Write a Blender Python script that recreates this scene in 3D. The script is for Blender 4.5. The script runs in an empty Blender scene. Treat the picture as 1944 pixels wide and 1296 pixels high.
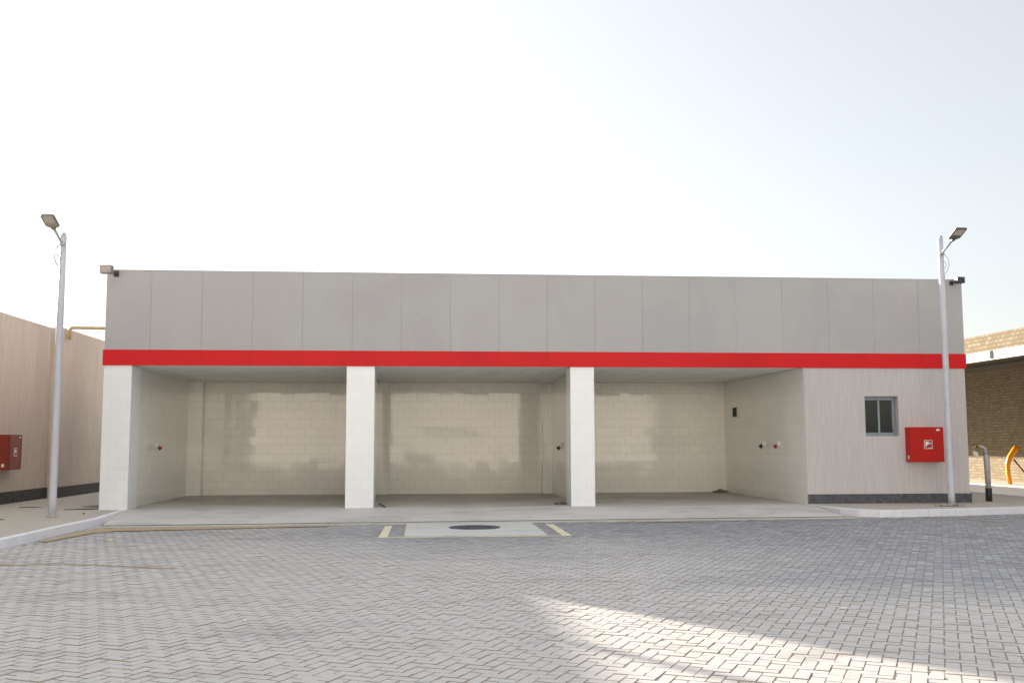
import bpy, math, random
from mathutils import Vector, Matrix
random.seed(7)
S = bpy.context.scene
C = S.collection

# ------------------------------------------------------------------ camera, sky, sun, exposure
def cam_axes(yaw, pitch, roll):
    cy, sy, cp, sp, cr, sr = math.cos(yaw), math.sin(yaw), math.cos(pitch), math.sin(pitch), math.cos(roll), math.sin(roll)
    f = Vector((sy*cp, cy*cp, sp)); r = Vector((cy, -sy, 0)); u = r.cross(f)
    return r*cr + u*sr, u*cr - r*sr, f
cd = bpy.data.cameras.new('camera'); cam = bpy.data.objects.new('camera', cd); C.objects.link(cam)
r_, u_, f_ = cam_axes(0.0868, 0.0994, -0.0026)
cam.matrix_world = Matrix(((r_.x, u_.x, -f_.x, 8.1123), (r_.y, u_.y, -f_.y, -26.8298), (r_.z, u_.z, -f_.z, 1.6351), (0, 0, 0, 1)))
cd.sensor_width = 36; cd.lens = 1943.1/1944*36; cd.clip_end = 3000
S.camera = cam
SUN_EL = math.atan(0.227); SUN_AZ = math.radians(-33.1)      # measured clockwise from +Y
w = bpy.data.worlds.new('World'); S.world = w; w.use_nodes = True
nt = w.node_tree; bg = nt.nodes['Background']
sky = nt.nodes.new('ShaderNodeTexSky'); sky.sky_type = 'NISHITA'; sky.sun_disc = False
sky.sun_elevation = SUN_EL; sky.sun_rotation = SUN_AZ
sky.air_density = 1.0; sky.dust_density = 1.6; sky.ozone_density = 1.2
hsv = nt.nodes.new('ShaderNodeHueSaturation'); hsv.inputs['Saturation'].default_value = 0.42     # pale hazy air
nt.links.new(sky.outputs[0], hsv.inputs['Color']); hz = nt.nodes.new('ShaderNodeMix'); hz.data_type = 'RGBA'; hz.inputs[0].default_value = 0.65      # thin even high haze over the clear sky
lo = nt.nodes.new('ShaderNodeVectorMath'); lo.operation = 'MINIMUM'; lo.inputs[1].default_value = (7.0, 6.8, 6.5)      # the haze spreads the glare round the sun
nt.links.new(hsv.outputs[0], lo.inputs[0]); nt.links.new(lo.outputs[0], hz.inputs[6]); 
tc = nt.nodes.new('ShaderNodeTexCoord'); sz = nt.nodes.new('ShaderNodeSeparateXYZ'); nt.links.new(tc.outputs['Generated'], sz.inputs[0])
pw = nt.nodes.new('ShaderNodeMath'); pw.operation = 'POWER'; pw.use_clamp = True; nt.links.new(sz.outputs[2], pw.inputs[0]); pw.inputs[1].default_value = 3
hr = nt.nodes.new('ShaderNodeMix'); hr.data_type = 'RGBA'; hr.inputs[6].default_value = (0.86, 0.86, 0.88, 1); hr.inputs[7].default_value = (3.4, 3.4, 3.45, 1)   # the veil is brightest overhead, as under thin cloud
nt.links.new(pw.outputs[0], hr.inputs[0]); nt.links.new(hr.outputs[2], hz.inputs[7]); nt.links.new(hz.outputs[2], bg.inputs[0]); bg.inputs[1].default_value = 0.15
sl = bpy.data.lights.new('sun', 'SUN'); so = bpy.data.objects.new('sun', sl); C.objects.link(so)
sl.energy = 5.0; sl.angle = math.radians(0.6); sl.color = (1.0, 0.88, 0.75)
sd = Vector((math.sin(SUN_AZ)*math.cos(SUN_EL), math.cos(SUN_AZ)*math.cos(SUN_EL), math.sin(SUN_EL)))
so.rotation_euler = sd.to_track_quat('Z', 'Y').to_euler(); so.location = (0, 0, 30)
S.view_settings.view_transform = 'Standard'; S.view_settings.look = 'None'
S.view_settings.exposure = 1.72; S.view_settings.gamma = 1.0
S.cycles.max_bounces = 10; S.cycles.diffuse_bounces = 6

# ------------------------------------------------------------------ materials
def lin(c):
    return tuple(((v/255)/12.92 if v/255 < .04045 else ((v/255+.055)/1.055)**2.4) for v in c) + (1,)
class Mat:
    def __init__(s, name, rough=.6, metal=0., spec=.5):
        s.m = bpy.data.materials.new(name); s.m.use_nodes = True
        s.n = s.m.node_tree; s.b = s.n.nodes['Principled BSDF']
        s.b.inputs['Roughness'].default_value = rough; s.b.inputs['Metallic'].default_value = metal
        s.b.inputs['Specular IOR Level'].default_value = spec
        s._bump = None
    def node(s, t, **kw):
        n = s.n.nodes.new(t)
        for k, v in kw.items():
            if k in n.inputs: n.inputs[k].default_value = v
            else: setattr(n, k, v)
        return n
    def link(s, a, b): s.n.links.new(a, b)
    def coord(s, scale=(1, 1, 1), rot=(0, 0, 0), loc=(0, 0, 0)):
        g = s.node('ShaderNodeNewGeometry'); mp = s.node('ShaderNodeMapping')
        mp.inputs['Scale'].default_value = scale; mp.inputs['Rotation'].default_value = rot; mp.inputs['Location'].default_value = loc
        s.link(g.outputs['Position'], mp.inputs['Vector']); return mp.outputs[0]
    def noise(s, scale, detail=4, rough=.6, co=None, dist=0.):
        n = s.node('ShaderNodeTexNoise'); n.inputs['Scale'].default_value = scale; n.inputs['Detail'].default_value = detail
        n.inputs['Roughness'].default_value = rough; n.inputs['Distortion'].default_value = dist
        s.link(co or s.coord(), n.inputs['Vector']); return n.outputs['Fac']
    def ramp(s, fac, stops):
        r = s.node('ShaderNodeValToRGB'); e = r.color_ramp.elements
        while len(e) < len(stops): e.new(.5)
        for el, (p, c) in zip(e, stops):
            el.position = p; el.color = c if len(c) == 4 else tuple(c)+(1,)
        s.link(fac, r.inputs[0]); return r.outputs[0]
    def mix(s, fac, a, b, mode='MIX'):
        n = s.node('ShaderNodeMix', data_type='RGBA', blend_type=mode)
        for idx, v in ((0, fac), (6, a), (7, b)):
            if hasattr(v, 'is_linked') or isinstance(v, bpy.types.NodeSocket): s.link(v, n.inputs[idx])
            elif idx == 0: n.inputs[0].default_value = v
            else: n.inputs[idx].default_value = v if len(v) == 4 else tuple(v)+(1,)
        return n.outputs[2]
    def color(s, v):
        if isinstance(v, bpy.types.NodeSocket): s.link(v, s.b.inputs['Base Color'])
        else: s.b.inputs['Base Color'].default_value = v if len(v) == 4 else tuple(v)+(1,)
        return s
    def rough(s, fac, lo, hi):
        m = s.node('ShaderNodeMapRange'); m.inputs['To Min'].default_value = lo; m.inputs['To Max'].default_value = hi
        s.link(fac, m.inputs[0]); s.link(m.outputs[0], s.b.inputs['Roughness']); return s
    def bump(s, h, strength=.3, dist=.01):
        b = s.node('ShaderNodeBump'); b.inputs['Strength'].default_value = strength; b.inputs['Distance'].default_value = dist
        s.link(h, b.inputs['Height'])
        if s._bump: s.link(s._bump, b.inputs['Normal'])
        s.link(b.outputs[0], s.b.inputs['Normal']); s._bump = b.outputs[0]; return s
def G3(v): return (v, v, v, 1)
M = {}
def simple(name, col, rough=.5, metal=0., nscale=0, amt=.12, bump=0.):
    m = Mat(name, rough, metal)
    if nscale:
        f = m.noise(nscale, 5)
        m.color(m.ramp(f, [(.3, tuple(c*(1-amt) for c in col[:3])), (.7, tuple(min(1, c*(1+amt)) for c in col[:3]))]))
        if bump: m.bump(f, bump, .004)
    else: m.color(col)
    M[name] = m.m; return m

# pavers: per-face random value stored in attribute 'tone'
m = Mat('paver_concrete', .62, 0, .5)
at = m.node('ShaderNodeAttribute', attribute_name='tone')
base = m.ramp(at.outputs['Fac'], [(0, (.19, .202, .225)), (.5, (.275, .285, .305)), (1, (.37, .375, .39))])
pale_noise = m.noise(.16, 3, .5, m.coord((1, 1, 1), (0, 0, .3), (3, 1, 0)), .4)
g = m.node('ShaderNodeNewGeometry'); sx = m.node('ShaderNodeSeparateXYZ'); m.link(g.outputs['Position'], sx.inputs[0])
# brighter light toward the near left, put into the colour over dusty patches
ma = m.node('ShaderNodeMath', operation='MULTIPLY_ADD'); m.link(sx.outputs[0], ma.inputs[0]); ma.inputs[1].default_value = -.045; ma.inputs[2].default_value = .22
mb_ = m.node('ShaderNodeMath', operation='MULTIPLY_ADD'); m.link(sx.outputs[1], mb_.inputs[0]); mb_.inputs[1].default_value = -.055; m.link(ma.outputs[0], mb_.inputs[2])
mc = m.node('ShaderNodeMath', operation='ADD'); m.link(mb_.outputs[0], mc.inputs[0]); m.link(pale_noise, mc.inputs[1])
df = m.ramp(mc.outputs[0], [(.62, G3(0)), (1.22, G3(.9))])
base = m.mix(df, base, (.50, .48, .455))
sp = m.noise(90, 4, .7)
base = m.mix(.35, base, m.ramp(sp, [(.3, G3(.25)), (.7, G3(.85))]), 'OVERLAY')
st = m.noise(.9, 5, .65, m.coord((.55, 1.5, 1), (0, 0, .25)), 1.)
base = m.mix(m.ramp(st, [(.54, G3(0)), (.74, G3(.42))]), base, (.10, .10, .104))
sand = m.noise(2.3, 5, .7)
base = m.mix(m.ramp(sand, [(.64, G3(0)), (.8, G3(.35))]), base, (.40, .33, .24))
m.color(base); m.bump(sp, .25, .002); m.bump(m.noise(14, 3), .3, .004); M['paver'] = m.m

m = Mat('joint_sand', .95, 0, .1)
f = m.noise(.28, 3, .5, m.coord((1, 1, 1), (0, 0, 0), (7, 3, 0)))
g = m.node('ShaderNodeNewGeometry'); sx = m.node('ShaderNodeSeparateXYZ'); m.link(g.outputs['Position'], sx.inputs[0])
ma = m.node('ShaderNodeMath', operation='MULTIPLY_ADD'); m.link(sx.outputs[0], ma.inputs[0]); ma.inputs[1].default_value = .09; m.link(f, ma.inputs[2])   # sand swept into the joints on the right side of the yard
m.color(m.mix(m.ramp(ma.outputs[0], [(.0, G3(0)), (1.0, G3(1))]), (.05, .042, .042), (.46, .39, .31)))
M['joint'] = m.m

m = Mat('yard_ground', .85, 0, .3)
f = m.noise(.5, 6); m.color(m.ramp(f, [(.3, (.22, .215, .21)), (.7, (.33, .31, .28))])); m.bump(m.noise(8, 5), .4, .02); M['ground'] = m.m

m = Mat('loose_sand', .95, 0, .2)
f = m.noise(6, 6, .7); m.color(m.ramp(f, [(.3, (.36, .27, .17)), (.7, (.52, .42, .29))])); m.bump(f, .6, .01)
al = m.noise(5, 6, .75, m.coord((.55, 1.6, 1)))
at = m.node('ShaderNodeAttribute', attribute_name='cover')
mm = m.node('ShaderNodeMath', operation='ADD'); m.link(al, mm.inputs[0]); m.link(at.outputs['Fac'], mm.inputs[1])
m.link(m.ramp(mm.outputs[0], [(.86, G3(0)), (1.2, G3(1))]), m.b.inputs['Alpha']); M['sand'] = m.m

def concrete(name, a, b_, scale=.6, stain=.25, rough=.75):
    m = Mat(name, rough, 0, .4)
    c = m.ramp(m.noise(scale, 6, .65, None, .5), [(.3, a), (.72, b_)])
    c = m.mix(m.ramp(m.noise(scale*2.3, 5, .7, m.coord((.5, 1.4, 1)), 1.2), [(.5, G3(0)), (.72, G3(stain))]), c, tuple(v*.42 for v in a))
    c = m.mix(m.ramp(m.noise(1.9, 6, .7, m.coord((1, 1, 1), (0, 0, 0), (9, 4, 2))), [(.56, G3(0)), (.8, G3(.6))]), c, tuple(v*f_ for v, f_ in zip(b_, (1.12, 1.0, .84))))
    sp = m.noise(70, 4, .7); c = m.mix(.3, c, m.ramp(sp, [(.3, G3(.3)), (.7, G3(.75))]), 'OVERLAY')
    m.color(c); m.bump(sp, .2, .003); M[name] = m.m; return m
concrete('ramp_concrete', (.54, .53, .49), (.67, .655, .61), .5, .55)
concrete('floor_concrete', (.52, .49, .43), (.66, .63, .55), .45, .6)
concrete('pad_concrete', (.50, .51, .49), (.62, .62, .59), .7, .25)
concrete('strip_concrete', (.42, .42, .38), (.56, .54, .47), .9, .3)
concrete('pole_concrete', (.40, .40, .40), (.46, .46, .47), 2, .1)

m = Mat('sidewalk_paving', .8, 0, .35)
br = m.node('ShaderNodeTexBrick'); br.inputs['Scale'].default_value = 1; br.inputs['Brick Width'].default_value = .2; br.inputs['Row Height'].default_value = .1
br.inputs['Mortar Size'].default_value = .006; br.inputs['Color1'].default_value = (.46, .44, .39, 1); br.inputs['Color2'].default_value = (.55, .53, .47, 1); br.inputs['Mortar'].default_value = (.28, .24, .18, 1)
m.link(m.coord(), br.inputs['Vector'])
c = m.mix(m.ramp(m.noise(1.2, 6, .7, None, .8), [(.42, G3(0)), (.7, G3(.75))]), br.outputs['Color'], (.50, .43, .32))
c = m.mix(m.ramp(m.noise(3.3, 5, .7), [(.62, G3(0)), (.78, G3(.45))]), c, (.20, .17, .14))
m.color(c); m.bump(br.outputs['Fac'], -.35, .004); m.bump(m.noise(30, 5), .3, .006); M['sidewalk'] = m.m

def paint(name, col, dirt=(.3, .25, .2), amt=.35, rough=.55, sc=3., spec=.4):
    m = Mat(name, rough, 0, spec)
    c = m.mix(m.ramp(m.noise(sc, 6, .7, None, .8), [(.5, G3(0)), (.8, G3(amt))]), col, dirt)
    m.color(c); m.bump(m.noise(25, 5), .15, .004); M[name] = m.m; return m
paint('kerb_paint', (.80, .80, .84), (.46, .42, .38), .4)
paint('yellow_paint', (.74, .66, .48), (.40, .36, .30), .6, .7, 8)
paint('red_band', (.68, .010, .013), (.52, .007, .010), .8, .5, .5, .25)
paint('red_steel', (.50, .010, .006), (.30, .02, .015), .55, .45, 5, .3)
paint('red_steel_faded', (.24, .030, .016), (.22, .07, .04), .7, .45, 9)
simple('paver_edge', (.13, .125, .125), .9, 0, 1.5, .35)
simple('white_sticker', (.8, .8, .78), .5)
simple('dark_red', (.35, .012, .015), .4)
simple('black_plastic', (.02, .02, .022), .45)
simple('dark_metal', (.05, .052, .055), .5, .3, 12)
simple('iron', (.10, .105, .12), .55, .4, 10, .3, .3)
simple('pole_paint', (.56, .57, .61), .42, 0, 3, .07)
simple('pole_joint', (.44, .44, .46), .5)
simple('lamp_grey', (.11, .11, .11), .5, .2)
simple('lamp_pale', (.30, .27, .24), .5, .2)
simple('lamp_panel', (.42, .37, .33), .35, 0, 5)
simple('lamp_slate', (.17, .165, .16), .5)
simple('lamp_lens', (.62, .58, .53), .25)
simple('white_plastic', (.78, .76, .70), .4)
simple('cable_white', (.62, .60, .56), .5)
simple('cable_dark', (.16, .15, .14), .5)
simple('alu', (.27, .31, .34), .38, .55, 4, .06)
simple('yellow_pipe', (.55, .42, .20), .45, 0, 6, .15)
simple('orange_pipe', (.95, .36, .005), .4)
simple('pvc_grey', (.46, .46, .46), .5, 0, 6, .12)
simple('brass', (.55, .36, .16), .35, .8)
simple('rust', (.20, .09, .06), .8, .2, 20, .3)
simple('wood', (.16, .12, .08), .8, 0, 15, .3)
simple('debris', (.20, .17, .13), .95, 0, 30, .45, .8)
simple('paper', (.75, .74, .70), .8)
simple('paper_yellow', (.75, .60, .22), .8)
simple('void', (.02, .02, .02), .9)
simple('roofing', (.35, .34, .32), .9, 0, 2)
simple('grout', (.46, .435, .385), .8)
simple('grout_white', (.70, .70, .69), .8)
simple('room_paint', (.30, .29, .28), .8)
simple('blockwork', (.30, .27, .22), .9, 0, 4)
simple('canopy_white', (.72, .68, .60), .6, 0, 2, .1)
simple('opposite_paint', (.80, .77, .71), .7, 0, 1, .04)
simple('canopy_soffit', (.09, .078, .06), .8, 0, 2, .15)
simple('plinth_stone', (.075, .077, .088), .5, 0, 9, .45)
simple('plinth_dirty', (.065, .060, .052), .8, 0, 7, .5)

# glossy wall tile, per-tile tone
def tile(name, a, b_, ro):
    m = Mat(name, ro, 0, .52)
    at = m.node('ShaderNodeAttribute', attribute_name='tone')
    c = m.ramp(at.outputs['Fac'], [(0, a), (1, b_)])
    c = m.mix(m.ramp(m.noise(1.3, 6, .7), [(.5, G3(0)), (.8, G3(.18))]), c, tuple(v*.8 for v in a))
    m.color(c); M[name] = m.m
tile('tile_cream', (.84, .825, .775), (.885, .87, .82), .06)
tile('tile_white', (.85, .865, .87), (.88, .895, .90), .22)

def plaster(name, a, b_, drip):
    m = Mat(name, .85, 0, .25)
    co = m.coord((22, 22, .9)); n1 = m.noise(1.15, 6, .8, co)
    c = m.ramp(n1, [(.3, a), (.7, b_)])
    c = m.mix(m.ramp(m.noise(.5, 5, .6, m.coord((1, 1, .35)), .6), [(.4, G3(0)), (.75, G3(drip))]), c, tuple(v*.72 for v in a))
    m.color(c); m.bump(n1, .7, .012); M[name] = m.m
plaster('plaster_grey', (.49, .46, .45), (.67, .63, .615), .2)
plaster('plaster_beige', (.53, .45, .375), (.77, .68, .585), .4)

m = Mat('fascia_panel', .5, 0, .35)
at = m.node('ShaderNodeAttribute', attribute_name='tone')
c = m.ramp(at.outputs['Fac'], [(0, (.425, .412, .412)), (1, (.452, .438, .437))])
c = m.mix(m.ramp(m.noise(.55, 4, .6, m.coord((1, 1, .7), (0, .4, 0)), 1.3), [(.47, G3(0)), (.58, G3(.5))]), c, (.465, .462, .445))
c = m.mix(m.ramp(m.noise(2.2, 6, .75, m.coord((1.2, 1, 1), (0, .7, 0)), 1.5), [(.66, G3(0)), (.74, G3(.3))]), c, (.27, .26, .26))
m.color(c); m.bump(m.noise(1.2, 2), .05, .01); M['fascia'] = m.m

m = Mat('ceiling_panel', .75, 0, .3)
at = m.node('ShaderNodeAttribute', attribute_name='tone')
m.color(m.ramp(at.outputs['Fac'], [(0, (.77, .79, .78)), (1, (.84, .86, .85))])); M['ceiling'] = m.m

m = Mat('yard_brick', .9, 0, .2)
br = m.node('ShaderNodeTexBrick'); br.inputs['Scale'].default_value = 1; br.inputs['Brick Width'].default_value = .27; br.inputs['Row Height'].default_value = .13
br.inputs['Mortar Size'].default_value = .012; br.inputs['Color1'].default_value = (.185, .15, .095, 1); br.inputs['Color2'].default_value = (.255, .215, .145, 1); br.inputs['Mortar'].default_value = (.11, .09, .06, 1)
g = m.node('ShaderNodeNewGeometry'); sx = m.node('ShaderNodeSeparateXYZ'); cx = m.node('ShaderNodeCombineXYZ')
m.link(g.outputs['Position'], sx.inputs[0]); m.link(sx.outputs[1], cx.inputs[0]); m.link(sx.outputs[2], cx.inputs[1]); m.link(cx.outputs[0], br.inputs['Vector'])
c = m.mix(m.ramp(m.noise(1.5, 6, .7), [(.45, G3(0)), (.75, G3(.4))]), br.outputs['Color'], (.22, .175, .12))
m.color(c); m.bump(br.outputs['Fac'], -.8, .012); M['brick'] = m.m

m = Mat('window_glass', .03, 0, .5); m.color((.45, .47, .47)); m.b.inputs['Transmission Weight'].default_value = 1; m.b.inputs['IOR'].default_value = 1.45; M['glass'] = m.m

# ------------------------------------------------------------------ mesh helpers
class MB:
    def __init__(s): s.v = []; s.f = []; s.mi = []; s.tone = []; s.smooth = []
    def face(s, idx, mi=0, tone=.5, sm=False): s.f.append(idx); s.mi.append(mi); s.tone.append(tone); s.smooth.append(sm)
    def verts(s, pts):
        k = len(s.v); s.v += [tuple(p) for p in pts]; return k
    def poly(s, pts, mi=0, tone=.5):
        k = s.verts(pts); s.face(list(range(k, k+len(pts))), mi, tone); return s
    def hexa(s, p, mi=0, tone=.5, skip=()):          # p: 4 bottom ccw, 4 top ccw
        k = s.verts(p)
        for n, q in enumerate(((3, 2, 1, 0), (4, 5, 6, 7), (0, 1, 5, 4), (1, 2, 6, 5), (2, 3, 7, 6), (3, 0, 4, 7))):
            if n not in skip: s.face([k+i for i in q], mi, tone)
        return s
    def box(s, x0, x1, y0, y1, z0, z1, mi=0, tone=.5):
        return s.hexa([(x0, y0, z0), (x1, y0, z0), (x1, y1, z0), (x0, y1, z0), (x0, y0, z1), (x1, y0, z1), (x1, y1, z1), (x0, y1, z1)], mi, tone)
    def obox(s, c, ax, ay, az, mi=0, tone=.5):       # oriented box: centre and three half vectors
        c, ax, ay, az = map(Vector, (c, ax, ay, az))
        P = [c+ax*i+ay*j+az*k for k in (-1, 1) for i, j in ((-1, -1), (1, -1), (1, 1), (-1, 1))]
        return s.hexa(P, mi, tone)
    def prism(s, pts, z0, z1, mi=0):                 # ccw outline in xy
        n = len(pts); k = s.verts([(p[0], p[1], z0) for p in pts]+[(p[0], p[1], z1) for p in pts])
        s.face([k+i for i in range(n)][::-1], mi); s.face([k+n+i for i in range(n)], mi)
        for i in range(n): s.face([k+i, k+(i+1) % n, k+n+(i+1) % n, k+n+i], mi)
        return s
    def tube(s, path, rad, n=12, mi=0, cap=True, sm=True):
        path = [Vector(p) for p in path]; rad = rad if isinstance(rad, (list, tuple)) else [rad]*len(path)
        rings = []; prev = None
        for i, p in enumerate(path):
            t = (path[min(i+1, len(path)-1)]-path[max(i-1, 0)]).normalized()
            if prev is None: a = t.orthogonal().normalized()
            else: a = (prev-t*prev.dot(t)).normalized()
            prev = a; b = t.cross(a)
            rings.append(s.verts([p+(a*math.cos(2*math.pi*j/n)+b*math.sin(2*math.pi*j/n))*rad[i] for j in range(n)]))
        for r0, r1 in zip(rings, rings[1:]):
            for j in range(n): s.face([r0+j, r0+(j+1) % n, r1+(j+1) % n, r1+j], mi, .5, sm)
        if cap:
            s.face([rings[0]+j for j in range(n)][::-1], mi); s.face([rings[-1]+j for j in range(n)], mi)
        return s
    def build(s, name, mats, parent=None, bevel=0, loc=None):
        me = bpy.data.meshes.new(name); me.from_pydata(s.v, [], s.f)
        for m in (mats if isinstance(mats, (list, tuple)) else [mats]): me.materials.append(M[m])
        me.polygons.foreach_set('material_index', s.mi); me.polygons.foreach_set('use_smooth', s.smooth)
        a = me.attributes.new('tone', 'FLOAT', 'FACE'); a.data.foreach_set('value', s.tone)
        me.update(); o = bpy.data.objects.new(name, me); C.objects.link(o)
        if parent: o.parent = parent
        if loc: o.location = loc
        if bevel:
            b = o.modifiers.new('bevel', 'BEVEL'); b.width = bevel; b.segments = 2; b.limit_method = 'ANGLE'
        return o
def tag(o, label=None, cat=None, group=None, kind=None):
    if label: o['label'] = label
    if cat: o['category'] = cat
    if group: o['group'] = group
    if kind: o['kind'] = kind
    return o
def thing(name, label, cat, loc=(0, 0, 0), group=None):
    o = bpy.data.objects.new(name, None); o.empty_display_size = .2; C.objects.link(o); o.location = loc
    return tag(o, label, cat, group)
def struct(o): o['kind'] = 'structure'; return o
def copy_thing(o, loc, label, rot=None):
    r = o.copy(); C.objects.link(r); r.location = loc; r['label'] = label
    if rot is not None: r.rotation_euler.z = rot
    for ch in [c for c in bpy.data.objects if c.parent == o]:
        n = ch.copy(); C.objects.link(n); n.parent = r
        for gch in [c for c in bpy.data.objects if c.parent == ch]:
            q = gch.copy(); C.objects.link(q); q.parent = n
    return r

# ------------------------------------------------------------------ ground, paving, kerbs
mb = MB(); mb.poly([(-900, -900, -.20), (900, -900, -.20), (900, 900, -.20), (-900, 900, -.20)]); struct(mb.build('ground', 'ground'))
mb = MB(); mb.poly([(-3.4, -46, -.1672), (60, -46, -.1672), (60, 45, -.1672), (-3.4, 45, -.1672)]); struct(mb.build('paving_bed', 'joint'))

# herringbone block paving, each block a chamfered top standing over the sand bed
DL, DR = (1.0, -3.12), (18.42, -2.36)
def y_front(x): return DL[1]+(DR[1]-DL[1])*(x-DL[0])/(DR[0]-DL[0])
SIDE = y_front(0)-.52
pv = MB()
ang = math.atan2(1, 0)-(0.0868+math.radians(22.6)); ca, sa = math.cos(ang), math.sin(ang)
def pave_ok(x, y):
    if y > -1.1: return False
    if x < .62: return False
    if x < 18.5 and y > y_front(x)-.56: return False
    if 7.72 < x < 10.62 and y > -6.50: return False
    if x > 18.4 and y > -2.5+(x-19)*.17: return False
    return y > -22.6-abs(x-8.5)*0.05 and x < 27.5
def block(cx, cy, lx, ly):
    X = cx*ca-cy*sa+8.5; Y = cx*sa+cy*ca-12
    if not pave_ok(X, Y): return
    gx = .0021+abs(random.gauss(0, .0014))+(.003 if random.random() < .04 else 0); th = random.gauss(0, .006); c, s = math.cos(ang+th), math.sin(ang+th)
    hx, hy = lx/2-gx, ly/2-gx; ch = .0028
    z = -.160+random.gauss(0, .0018); tx, ty = random.gauss(0, .0085), random.gauss(0, .0085)
    jx, jy = random.gauss(0, .0010), random.gauss(0, .0010)
    P = []
    for hh, dz in ((0, -.010), (0, -ch), (ch, 0)):
        for i, j in ((-1, -1), (1, -1), (1, 1), (-1, 1)):
            a, b = i*(hx-hh)+jx, j*(hy-hh)+jy
            P.append((X+a*c-b*s, Y+a*s+b*c, z+dz+a*tx+b*ty))
    k = pv.verts(P); t = min(1, max(0, random.gauss(.5, .24)))
    pv.face([k+8, k+9, k+10, k+11], 0, t)
    for r in (0, 4):
        for i in range(4):
            j = (i+1) % 4; pv.face([k+r+i, k+r+j, k+r+4+j, k+r+4+i], 1 if r == 0 else 2, t)
W_ = .12
for k in range(-160, 160):
    for n in range(-50, 51):
        x, y = (k+4*n)*W_, k*W_
        if abs(x) > 19 or abs(y) > 19: continue
        block(x+W_, y+W_/2, 2*W_, W_)
        block(x+2.5*W_, y, W_, 2*W_)
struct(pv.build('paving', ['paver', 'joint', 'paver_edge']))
# plain continuation of the paving outside the part seen from here
mb = MB()
for q in ((27.3, 60, -46, -2.0), (26.6, 60, -2.0, 45), (-3.4, 27.3, -46, -23.4)):
    mb.poly([(q[0], q[2], -.166), (q[1], q[2], -.166), (q[1], q[3], -.166), (q[0], q[3], -.166)])
struct(mb.build('paving', 'paver'))

# left sidewalk and kerb
mb = MB(); mb.prism([(-3.5, -24), (.66, -24), (.68, -8), (.72, -5), (.78, -3.1), (.52, 0), (.1, .9), (.0, 20), (-3.5, 20)], -.19, 0)
struct(mb.build('sidewalk', 'sidewalk'))
mb = MB(); out = [(.82, -24), (.84, -8), (.87, -5), (.96, -3.1)]; inn = [(.66, -24), (.68, -8), (.72, -5), (.78, -3.1)]
for (a, b), (c_, d_) in zip(zip(out, out[1:]), zip(inn, inn[1:])):
    L = math.dist(a, b); n = max(1, round(L/.8))
    for i in range(n):
        t0, t1 = i/n, (i+1)/n-.006/L
        lp = lambda p, q, t: (p[0]+(q[0]-p[0])*t, p[1]+(q[1]-p[1])*t)
        A, B, Cc, D = lp(c_, d_, t0), lp(a, b, t0), lp(a, b, t1), lp(c_, d_, t1)
        mb.prism([A, B, Cc, D], -.19, .008+random.uniform(-.002, .002))
# tapered end beside the ramp
mb.hexa([(.78, -3.094, -.19), (.96, -3.094, -.19), (.66, .0, -.19), (.52, .0, -.19), (.78, -3.094, .008), (.96, -3.094, .006), (.66, .0, .008), (.52, .0, .008)])
struct(mb.build('kerb', 'kerb_paint', bevel=.012))

# right sidewalk island and kerb
o_ = [(18.42, .0), (18.46, -1.0), (18.56, -1.7), (18.78, -2.25), (19.15, -2.58), (19.7, -2.66), (21.2, -2.36), (23.0, -1.92), (25.4, -1.35), (26.1, -.9), (26.4, -.1), (26.5, 3), (26.5, 9), (26.5, 16)]
i_ = [(18.44, .02), (18.62, -1.0), (18.78, -1.62), (18.98, -2.05), (19.28, -2.33), (19.72, -2.44), (21.2, -2.16), (23.0, -1.72), (25.3, -1.17), (25.9, -.8), (26.2, 0), (26.3, 3), (26.3, 9), (26.3, 16)]
mb = MB(); mb.prism(i_+[(22.5, 16), (22.5, .1), (18.44, .1)], -.19, .0); struct(mb.build('sidewalk', 'sidewalk'))
mb = MB()
for a, b, c_, d_ in zip(o_, o_[1:], i_, i_[1:]):
    L = math.dist(a, b); n = max(1, round(L/.8))
    for i in range(n):
        t0, t1 = i/n, (i+1)/n-.004/L
        lp = lambda p, q, t: (p[0]+(q[0]-p[0])*t, p[1]+(q[1]-p[1])*t)
        mb.prism([lp(a, b, t0), lp(a, b, t1), lp(c_, d_, t1), lp(c_, d_, t0)], -.19, .008+random.uniform(-.002, .002))
struct(mb.build('kerb', 'kerb_paint', bevel=.012))

# ramp up to the bays, drain, concrete edge strip
mb = MB(); n = 24; dy = .0
rows = []
for t in (0, .5, .96, 1.0):
    row = []
    for i in range(n+1):
        u = i/n; xa, xb = .52+(1.0-.52)*t, 18.42
        x = xa+(xb-xa)*u; y = (y_front(x)+.11)*t; row.append((x, y, .0-.152*t if t < .97 else -.158))
    rows.append(mb.verts(row))
for a, b in zip(rows, rows[1:]):
    for i in range(n): mb.face([a+i, b+i, b+i+1, a+i+1])
k = mb.verts([(.52, 0, -.3), (1.0, -3.0, -.3), (18.42, -2.2, -.3), (18.42, 0, -.3)])
struct(mb.build('ramp', 'ramp_concrete'))
mb = MB()
def along(x, off, z): return (x, y_front(x)+off, z)
mb.poly([along(1, -.115, -.25), along(18.42, -.115, -.25), along(18.42, .115, -.25), along(1, .115, -.25)], 1)
mb.poly([along(1, -.115, -.25), along(1, -.115, -.16), along(18.42, -.115, -.16), along(18.42, -.115, -.25)][::-1], 1)
mb.poly([along(1, .115, -.25), along(1, .115, -.16), along(18.42, .115, -.16), along(18.42, .115, -.25)], 1)
x = 1.02
while x < 18.4:
    mb.hexa([along(x, -.11, -.18), along(x+.02, -.11, -.18), along(x+.02, .11, -.18), along(x, .11, -.18), along(x, -.11, -.158), along(x+.02, -.11, -.158), along(x+.02, .11, -.158), along(x, .11, -.158)], 0)
    x += .055
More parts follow.
